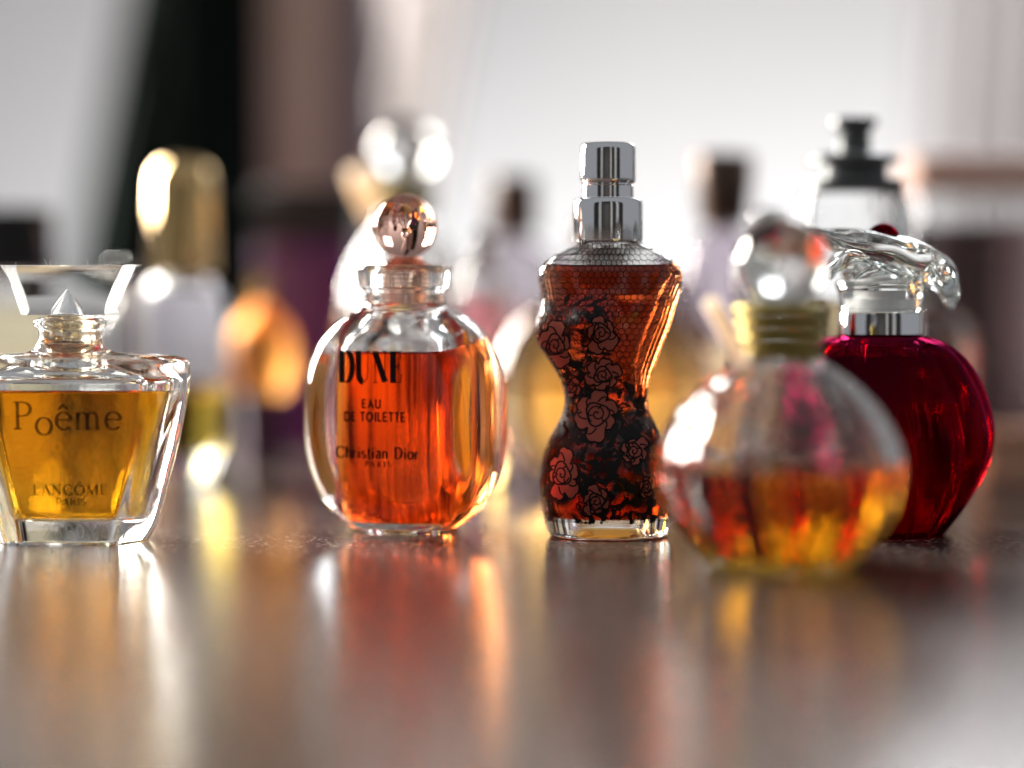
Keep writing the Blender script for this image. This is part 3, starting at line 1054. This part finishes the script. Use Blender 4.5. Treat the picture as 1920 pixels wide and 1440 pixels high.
    def rose(u0, v0, R, asp, rot, petals):
        V, F, FM = [], [], []
        sw = rng.choice((-1, 1)) * rng.uniform(.5, .9)
        ph = [rng.uniform(.72, 1.2) for _ in range(petals)]

        def rad(a):
            x = (a / (2 * pi) * petals) % petals
            i = int(x)
            f = x - i
            lobe = abs(sin(pi * f)) ** .55
            return R * ph[i] * (.66 + .34 * lobe) * (1 - .07 * exp(-((f - .5) / .12) ** 2))

        def pt(a, k):
            r = rad(a) * k
            x, y = r * cos(a + rot), r * sin(a + rot)
            return u0 + x * asp, v0 + y

        def patch(grid, lift, mi):
            n0 = len(V)
            ok = []
            for row in grid:
                for (u, v) in row:
                    p = put(u, v, lift)
                    ok.append(p is not None)
                    V.append(p if p is not None else Vector((0, 0, .2)))
            m_ = len(grid[0])
            for i in range(len(grid) - 1):
                for j in range(m_ - 1):
                    q = (n0 + i * m_ + j, n0 + i * m_ + j + 1, n0 + (i + 1) * m_ + j + 1, n0 + (i + 1) * m_ + j)
                    if all(ok[x - n0] for x in q):
                        F.append(q)
                        FM.append(mi)
        A = [2 * pi * i / 60 for i in range(61)]
        patch([[pt(a, k) for a in A] for k in (.02, .3, .6, .85, 1.0)], .009, 0)

        def line(path, w, lift=.012):
            L, Rr = [], []
            for i, (x, y) in enumerate(path):
                a, b = path[max(0, i - 1)], path[min(len(path) - 1, i + 1)]
                dx, dy = b[0] - a[0], b[1] - a[1]
                q = sqrt(dx * dx + dy * dy) or 1
                L.append((x - dy / q * w, y + dx / q * w))
                Rr.append((x + dy / q * w, y - dx / q * w))
            patch([L, Rr], lift, 1)
        w = 1.55
        line([pt(a, 1.0) for a in A], w)
        # petal edges, heart and spiral
        for i in range(petals):
            a = 2 * pi * i / petals
            line([pt(a + sw * (1 - k) * 1.6, k) for k in (.5, .6, .7, .8, .9, 1.0)], w * .9, .013)
        ci = [(u0 + R * .46 * asp * cos(a) * (1 + .12 * sin(3 * a + rot)), v0 + R * .46 * sin(a) * (1 + .12 * sin(3 * a + rot))) for a in A]
        line(ci, w, .0125)
        sp_ = [(u0 + R * (.40 - .036 * a) * asp * cos(a + rot), v0 + R * (.40 - .036 * a) * sin(a + rot)) for a in [i * .22 for i in range(46)]]
        line(sp_, w * .85, .014)
        for a0 in (.6, 2.7, 4.7):
            line([(u0 + R * q * asp * cos(a0 + rot + (q - .2) * 1.6), v0 + R * q * sin(a0 + rot + (q - .2) * 1.6)) for q in (.2, .28, .36, .44)], w * .8, .0145)
        used = sorted({i for f in F for i in f})
        ix = {a: b for b, a in enumerate(used)}
        mesh('rose_print', [V[i] for i in used], [tuple(ix[i] for i in f) for f in F], [M_ROSE, M_INK], t, False, fmat=FM)
    for a in ((1040, 645, 42, .82, .4, 5), (1122, 622, 38, .9, 1.3, 5), (1127, 700, 32, 1.05, .2, 6), (1070, 724, 24, .85, 1.0, 5), (1117, 772, 45, .98, 2.2, 6),
              (1183, 839, 31, .95, .9, 6), (1052, 882, 45, .74, .3, 6), (1114, 930, 33, .9, 1.8, 6), (1206, 905, 26, .7, .2, 5)):
        rose(*a)
    # chrome collar and spray cap
    col = [(z(455), .3), (z(455), .58), (z(453), .605), (z(448), .615), (z(388), .615), (z(380), .61), (z(375), .585), (z(373), .55), (z(373), .3)]
    lathe('collar', col, M_CHROME, t, 128, sharp=35)
    cap = [(z(372), .2), (z(372), .455), (z(350), .455), (z(348), .44), (z(345.5), .44), (z(344), .47), (z(341), .485), (z(337), .49), (z(284), .49), (z(277), .48), (z(272), .45), (z(270), .41), (z(270), .05)]
    lathe('spray_cap', cap, M_CHROME, t, 128, sharp=35)
    return t


bottle_torso()


# ------------------------------------------------------------------ ball-stoppered flutes: one in front, a taller one behind
def bottle_ball(label, P, rows, level, foot, cord, ball, lm, tail, flutes=14, glassm=None, wall_t=.16):
    t = thing('perfume_bottle', label, 'perfume bottle', P.loc(), 0, 'round bottles with glass ball stoppers')
    z, s = P.z, P.s
    N = 168

    def mod(th, zz):
        k = max(0.0, min(1.0, (z(rows[0][0]) - zz) / (40 / s)))
        return 1 + .045 * k * abs(cos(flutes * th / 2 + .2 * zz)) - .03 * k
    pr = crom(prof_px(P, rows), 7)
    r0 = pr[0][1]
    out = [circ(r0 * .3, .1, N), circ(r0 * .7, .08, N), circ(r0 * .85, .02, N), circ(r0 * .94, .004, N)] + [circ(r, zz, N, mod) for zz, r in pr]
    ztop = pr[-1][0]
    out += [circ(pr[-1][1] * .9, ztop + .03, N), circ(pr[-1][1] * .62, ztop + .03, N)]
    bore = pr[-1][1] * .62
    zf = z(foot)
    inn = []
    rows_i = [(zz, max(bore, r - wall_t)) for zz, r in pr if zz > zf]
    a0 = rows_i[0][1]
    inn = [circ(a0 * .3, zf - .12, N), circ(a0 * .7, zf - .09, N), circ(a0 * .9, zf - .04, N)] + [circ(r, zz, N) for zz, r in rows_i] + [circ(bore, ztop + .03, N)]
    fill(out, inn, z(level), t, glassm or M_MOLD, lm)
    # cord wound round the neck
    v0, v1, w0, w1, turns = cord
    for i in range(turns):
        f = (i + .5) / turns
        vz = z(v1 + (v0 - v1) * f)
        hh = abs(v1 - v0) / s / turns / 2
        ww = (w1 + (w0 - w1) * f) / s
        lathe('cord_turn', [(vz + hh * .88 * sin(a), ww - hh * 1.1 + hh * 1.1 * cos(a)) for a in [radians(-90 + 180 * k / 10) for k in range(11)]], M_GOLDTHREAD, t, 64)
    # stopper
    bv, br = ball
    c, r = z(bv), br / s
    st = [(z(v0) - .45, bore * .9), (z(v0) + .02, bore * .92), (z(v0) + .03, .5 * r), (c - r * .9, .42 * r)] + [(c - r * cos(a), r * sin(a)) for a in [radians(26 + 154 * i / 40) for i in range(41)]]
    lathe('stopper', st, M_CRYSTAL, t, 96, sharp=55)
    # loose beaded end of the cord
    V, F = [], []
    (ua, va), (ub, vb), nb, rb = tail
    for i in range(nb):
        f = i / (nb - 1)
        px, pz = P.x(ua + (ub - ua) * f), z(va + (vb - va) * f)
        py = -.35
        n0 = len(V)
        for a in range(9):
            for b in range(14):
                A, B = pi * a / 8, 2 * pi * b / 14
                V.append((px + rb * sin(A) * cos(B), py + rb * sin(A) * sin(B), pz + rb * cos(A)))
        for a in range(8):
            for b in range(14):
                F.append((n0 + a * 14 + b, n0 + (a + 1) * 14 + b, n0 + (a + 1) * 14 + (b + 1) % 14, n0 + a * 14 + (b + 1) % 14))
    mesh('bead_string', V, F, M_BEAD, t, True)
    return t


PF = Px(1464, 30.6)
bottle_ball('round fluted bottle half full of golden perfume with gold cord neck, nearest the camera', PF,
            [(672, 72), (684, 90), (698, 114), (720, 143), (755, 178), (795, 207), (842, 227), (890, 233), (940, 223), (992, 196), (1035, 162), (1058, 141), (1066, 131)],
            868, 1025, (568, 672, 92, 74, 4), (495, 86), L_GOLD, ((1330, 572), (1384, 668), 7, .14), glassm=M_DIMPLE)
PB = Px(762, 47.0)
bottle_ball('tall round bottle with glass ball stopper standing behind the oval bottle', PB,
            [(398, 48), (420, 52), (445, 68), (480, 92), (530, 112), (600, 122), (680, 124), (760, 116), (820, 100), (860, 82), (886, 70)],
            640, 850, (348, 400, 62, 52, 4), (285, 62), L_PALE, ((672, 335), (702, 400), 6, .24))


# ------------------------------------------------------------------ bottle 5: ruby heart bottle with flower cap
def bottle_ruby():
    P = Px(1650, 35.4)
    t = thing('perfume_bottle', 'ruby red rounded bottle with clear glass flower cap and chrome collar', 'perfume bottle', P.loc(), 0, 'miniature perfume bottles')
    z, s = P.z, P.s
    N = 192
    rows = [(627, 66), (630, 84), (636, 104), (648, 130), (668, 154), (700, 176), (740, 195), (785, 207), (825, 209), (865, 201), (905, 184), (945, 162), (980, 137), (999, 122)]
    pr = crom(prof_px(P, rows), 7)

    def mod_o(th, zz):
        return 1 + .036 * abs(cos(6 * th + .5 * zz)) - .024

    def mod_i(th, zz):
        return 1 + .15 * (abs(cos(6 * th + 0.5 * zz)) - .75)
    r0 = pr[0][1]
    out = [circ(r0 * .3, .12, N), circ(r0 * .75, .1, N), circ(r0 * .88, .03, N), circ(r0 * .95, .004, N)] + [circ(r, zz, N, mod_o) for zz, r in pr]
    out += [circ(.6, z(615), N), circ(.58, z(600), N), circ(.4, z(600), N)]
    zf = z(982)
    ri = [(zz, max(.4, r - .15)) for zz, r in pr if zf < zz < z(632)]
    inn = [circ(ri[0][1] * .3, zf - .05, N), circ(ri[0][1] * .7, zf - .04, N), circ(ri[0][1] * .92, zf - .01, N)] + [circ(r, zz, N, mod_i) for zz, r in ri] + [circ(.4, z(628), N), circ(.4, z(600), N)]
    rub = glass('ruby_tinted_glass', (0.56, 0.022, 0.125), 1.5, wave=0.003, wscale=.4)
    fill(out, inn, z(668), t, rub, L_RUBY)
    lathe('collar', [(z(628), .3), (z(628), .73), (z(626), .745), (z(590), .745), (z(586), .735), (z(585), .7), (z(585), .3)], M_CHROME, t, 128, sharp=35)
    # clear pump cover and flower cap
    cv = [(z(584), .1), (z(584), .70), (z(580), .735), (z(575), .72), (z(545), .755), (z(541), .79), (z(537), .775), (z(533), .80), (z(528), .79), (z(524), .72), (z(520), .3)]
    fl = lathe('flower_cap', cv, M_CRYSTAL, t, 96, sharp=30)
    lathe('pump_core', [(z(583), .1), (z(583), .42), (z(560), .42), (z(558), .3), (z(536), .3), (z(535), .05)], solid('white_pump_plastic', (0.75, 0.75, 0.76), .35), fl, 64, sharp=35)

    def petal(name, path, seed, m=M_CRYSTAL, par=None):
        """path rows: x, z, thickness, half width in depth, y centre"""
        rg = random.Random(seed)
        rows_ = crom(path, 8)
        n = 40
        rings = []
        for i, (px, pz, th_, hw, yc) in enumerate(rows_):
            a = rows_[max(0, i - 1)]
            b = rows_[min(len(rows_) - 1, i + 1)]
            tx, tz = b[0] - a[0], b[1] - a[1]
            L = sqrt(tx * tx + tz * tz) or 1
            nx, nz = -tz / L, tx / L
            ring = []
            for j in range(n):
                q = 2 * pi * j / n
                ww = hw * abs(cos(q)) ** .8 * (1 if cos(q) > 0 else -1)
                tt = th_ * .5 * abs(sin(q)) ** .7 * (1 if sin(q) > 0 else -1)
                tt += -.10 * (ww / max(hw, .01)) ** 2 * hw + .016 * sin(6 * ww + i * .4 + seed) * min(1, th_ * 5)
                ring.append((px + nx * tt, yc + ww, pz + nz * tt))
            rings.append(ring)
        V, F = loft(rings, True, True)
        # make the skin face outwards whichever way the path runs
        import bmesh
        o = mesh(name, V, F, m, par or t, True, 32)
        bm = bmesh.new()
        bm.from_mesh(o.data)
        bmesh.ops.recalc_face_normals(bm, faces=bm.faces)
        bm.to_mesh(o.data)
        bm.free()
        return o
    X, Z = P.x, P.z
    petal('petal', [(X(1496), Z(430), .06, .25, -.05), (X(1530), Z(438), .2, .5, -.05), (X(1570), Z(449), .38, .78, 0), (X(1620), Z(458), .48, .9, 0), (X(1670), Z(468), .52, .9, 0), (X(1715), Z(482), .54, .84, 0), (X(1748), Z(501), .56, .74, 0), (X(1768), Z(524), .5, .56, 0), (X(1779), Z(549), .34, .34, 0), (X(1783), Z(569), .2, .18, 0), (X(1784), Z(581), .04, .04, 0)], 1, par=fl)
    petal('petal', [(X(1612), Z(487), .12, .3, -.55), (X(1590), Z(484), .24, .42, -.55), (X(1568), Z(490), .28, .46, -.5), (X(1552), Z(505), .24, .40, -.45), (X(1545), Z(520), .14, .22, -.4), (X(1543), Z(525), .03, .05, -.4)], 2, par=fl)
    petal('petal', [(X(1600), Z(486), .10, .4, -.45), (X(1640), Z(497), .16, .52, -.42), (X(1680), Z(511), .16, .44, -.4), (X(1703), Z(521), .08, .24, -.4), (X(1712), Z(525), .02, .04, -.4)], 3, par=fl)
    petal('petal', [(X(1728), Z(492), .1, .3, -.4), (X(1738), Z(505), .2, .4, -.42), (X(1732), Z(520), .18, .3, -.42), (X(1716), Z(527), .03, .05, -.4)], 4, par=fl)
    petal('petal', [(X(1590), Z(520), .3, .6, .1), (X(1630), Z(500), .36, .7, .15), (X(1680), Z(498), .36, .7, .15), (X(1715), Z(515), .3, .5, .1)], 5, par=fl)
    # ruby bead set into the flower
    rb = 31 / s
    zz = z(447)
    V, F = loft([[(X(1652) + rb * sin(a) * cos(b), rb * .9 * sin(a) * sin(b) - .1, zz + .26 * -cos(a)) for b in [2 * pi * j / 40 for j in range(40)]] for a in [radians(84 + 92 * i / 16) for i in range(17)]], True, True)
    mesh('ruby_bead', V, F, glass('ruby_bead_glass', (0.3, 0.004, 0.04), 1.55), fl, True)
    return t


bottle_ruby()


# ------------------------------------------------------------------ bottles behind, out of focus
def square_ring(zz, a, b, n=4, N=96, p=6):
    out = []
    for j in range(N):
        th = 2 * pi * j / N
        r = ((abs(cos(th)) / a) ** p + (abs(sin(th)) / b) ** p) ** (-1 / p)
        out.append((r * cos(th), r * sin(th), zz))
    return out


def back_bottle(label, u, d, rows, level, foot, lm, depth=1.0, square=False, gm=None, wt=.2, rz=0, facets=0):
    """rows: (row, half width) from the mouth down to the foot"""
    P = Px(u, d)
    t = thing('perfume_bottle', label, 'perfume bottle', P.loc(), rz, 'perfume bottles standing behind, out of focus')
    z, s = P.z, P.s
    pr = crom(prof_px(P, rows), 6)
    pr[0] = (0.02, pr[0][1])

    def R(zz, r, sub=0.0):
        a, b = max(.1, r - sub), max(.1, r * depth - sub)
        if square:
            return square_ring(zz, a, b)
        return [(a * cos(2 * pi * j / 96) * (1 + (.03 * abs(cos(facets * pi * j / 96)) if facets else 0)), b * sin(2 * pi * j / 96), zz) for j in range(96)]
    out = [R(.08, pr[0][1] * .4), R(.08, pr[0][1] * .8), R(.005, pr[0][1] * .95)] + [R(zz, r) for zz, r in pr]
    ztop, rt = pr[-1]
    zf = z(foot)
    ins = [(zz, r) for zz, r in pr if zz > zf]
    inn = [R(zf - .05, ins[0][1] * .4, wt * .4), R(zf - .03, ins[0][1] * .8, wt * .8)] + [R(zz, r, min(wt, r * .4)) for zz, r in ins]
    fill(out, inn, z(level), t, gm or M_MOLD, lm)
    return t, P


def cap_on(t, P, rows, m, name='cap', square=False, depth=1.0, label=None):
    pr = prof_px(P, rows)
    if square:
        V, F = loft([square_ring(zz, r, r * depth) for zz, r in pr], True, True)
        return mesh(name, V, F, m, t, True, 35, label=label)
    return lathe(name, pr, m, t, 72, sharp=35)


# gold domed cap, yellow liquid (left)
t, P = back_bottle('bottle of yellow perfume under a tall gold domed cap, right of the amber fan bottle', 345, 45.5,
                   [(510, 40), (530, 58), (560, 72), (620, 78), (700, 80), (780, 79), (825, 74), (865, 64), (892, 52), (899, 46)], 735, 845, L_YELLOW)
cap_on(t, P, [(298, 4), (299, 22), (305, 40), (318, 52), (340, 58), (400, 60), (500, 62), (512, 62)], M_GOLD, 'dome_cap')
lathe('added_pale_sleeve', [(P.z(712), 82 / P.s), (P.z(640), 81.5 / P.s), (P.z(585), 79 / P.s), (P.z(560), 74.5 / P.s), (P.z(545), 69 / P.s)], translucent('pale_lilac_film', (0.86, 0.86, 0.95), 0.6, .4), t, 72, cap0=False, cap1=False)  # added sleeve; its pale translucency stands in for the bright glass
# black square cap, orange (far left)
t, P = back_bottle('square bottle of orange perfume with black block cap at the far left edge', 30, 47.5,
                   [(520, 40), (535, 66), (560, 80), (640, 82), (740, 82), (860, 82), (882, 78)], 575, 850, L_PALE, .6, True)
cap_on(t, P, [(392, 60), (396, 68), (505, 70), (520, 68)], M_BLACK, 'cap', True, .7)
# small orange one
t, P = back_bottle('small round bottle of orange perfume in front of the purple carton', 490, 49.0,
                   [(566, 16), (580, 20), (596, 38), (622, 54), (660, 60), (700, 54), (735, 40), (770, 26), (830, 26), (862, 36), (874, 36)], 620, 740, L_PALE, gm=M_FROST)
lathe('foot_cup', [(.012, 30 / P.s), (.012, 40 / P.s), (P.z(760), 39 / P.s), (P.z(742), 44 / P.s), (P.z(738), 46 / P.s)], solid('plum_lacquer', (0.05, 0.006, 0.04), .35), t, 72, cap1=False)
cap_on(t, P, [(520, 14), (524, 19), (556, 20), (562, 18)], M_GOLD)
# brown cap, clear bottle (centre)
t, P = back_bottle('clear bottle with small brown cap behind the gap between oval and torso bottles', 962, 50.0,
                   [(438, 24), (450, 30), (470, 64), (500, 84), (560, 92), (640, 92), (720, 92), (800, 88), (822, 80), (834, 74)], 575, 800, liquid('pink_perfume', (0.93, 0.36, 0.36), 2.6), .7, gm=glass('lilac_glass', (0.84, 0.82, 0.84), 1.5))
cap_on(t, P, [(332, 40), (336, 46), (434, 47), (440, 44)], M_BROWNCAP)
# big golden one behind the torso bottle
t, P = back_bottle('wide round bottle of golden amber perfume directly behind the torso bottle', 1128, 43.0,
                   [(470, 36), (486, 44), (510, 62), (545, 104), (590, 150), (650, 186), (720, 200), (790, 192), (850, 164), (895, 124), (915, 100), (920, 92)], 580, 880, L_WARM, .55, facets=12, wt=.35)
cap_on(t, P, [(400, 26), (404, 44), (416, 56), (440, 60), (466, 54), (472, 40)], M_BROWNCAP)
# dark cap with copper side
t, P = back_bottle('clear bottle with dark flared cap standing right of the torso bottle', 1355, 45.6,
                   [(418, 26), (432, 34), (455, 58), (490, 78), (560, 84), (660, 84), (780, 82), (846, 74), (866, 66)], 640, 830, L_PALE, .8, gm=glass('grey_glass', (0.84, 0.81, 0.84), 1.5))
cap_on(t, P, [(290, 48), (294, 56), (340, 55), (416, 46), (422, 42)], solid('dark_copper_cap', (0.12, 0.085, 0.07), .3, .9))
# plunger topped bottle
t, P = back_bottle('clear bottle with grey stepped metal top rising behind the flower cap', 1598, 39.6,
                   [(362, 90), (376, 100), (400, 106), (480, 108), (580, 108), (700, 108), (820, 106), (888, 100), (906, 94)], 560, 870, L_PALE, .7)
cap_on(t, P, [(222, 30), (225, 43), (238, 43), (243, 34), (252, 30), (286, 32), (292, 70), (296, 84), (308, 84), (311, 62), (336, 62), (339, 92), (360, 94), (363, 88)], M_DARKMETAL, 'stepped_top')
# big smoky one, right edge
t, P = back_bottle('big square smoky brown bottle with rose gold cap at the right edge', 1835, 48.0,
                   [(362, 110), (368, 122), (380, 128), (480, 130), (600, 130), (720, 130), (850, 130), (872, 126), (880, 120)], 420, 850, L_SMOKE, .55, facets=14, wt=.25)
cap_on(t, P, [(292, 120), (297, 142), (352, 142), (362, 138)], M_ROSEGOLD, 'cap', True, .55)
# peach soap box at the right
t = thing('carton', 'low peach coloured carton lying at the right edge behind the ruby bottle', 'box', ((1895 - 960) / FPX * 43.5, 43.5, 0))
m_peach = solid('peach_card', (0.62, 0.36, 0.25), .55, var=.06, vscale=1)
box('box_body', -.45, 2.6, 0, 2.2, .02, 1.0, m_peach, t, .06)
box('lid', -.49, 2.64, -.04, 2.24, 1.005, 1.25, m_peach, t, .06)

# more of the crowd
t, P = back_bottle('slim clear bottle of rose pink perfume behind the right shoulder of the oval bottle', 905, 44.2,
                   [(478, 18), (490, 24), (512, 40), (545, 50), (620, 52), (720, 52), (820, 50), (872, 46), (886, 42)], 552, 860, liquid('rose_perfume', (0.95, 0.2, 0.22), 1.4), .8)
cap_on(t, P, [(432, 13), (436, 18), (470, 19), (478, 17)], M_CHROME)
t, P = back_bottle('round bottle of amber perfume between the torso bottle and the fluted bottle', 1262, 48.5,
                   [(560, 22), (572, 28), (590, 50), (620, 74), (670, 88), (730, 88), (790, 78), (850, 62), (886, 54), (894, 50)], 600, 860, L_WARM, .7, facets=10, wt=.26)
cap_on(t, P, [(505, 18), (510, 26), (550, 28), (560, 26)], M_CHROME)
t, P = back_bottle('clear upright bottle half hidden behind the ball stopper of the fluted bottle', 1440, 42.5,
                   [(452, 26), (464, 32), (482, 52), (510, 60), (600, 62), (720, 62), (840, 60), (888, 54), (900, 48)], 700, 870, L_PALE, .8, facets=8)
cap_on(t, P, [(392, 22), (396, 28), (446, 30), (452, 28)], M_CHROME)
t, P = back_bottle('small clear bottle of pale perfume between the fan bottle and the gold capped bottle', 232, 49.0,
                   [(548, 18), (560, 24), (580, 44), (610, 52), (690, 54), (780, 54), (846, 48), (868, 42)], 690, 845, L_PALE, .8, facets=8)
cap_on(t, P, [(500, 14), (504, 19), (540, 20), (548, 18)], M_CHROME)
t, P = back_bottle('short bottle of deep amber perfume standing right behind the ruby bottle', 1745, 44.5,
                   [(560, 24), (572, 30), (590, 60), (620, 78), (700, 84), (800, 82), (880, 74), (904, 66)], 640, 875, L_WARM, .6, facets=12, wt=.28)
cap_on(t, P, [(500, 20), (505, 28), (550, 30), (560, 27)], M_DARKMETAL)
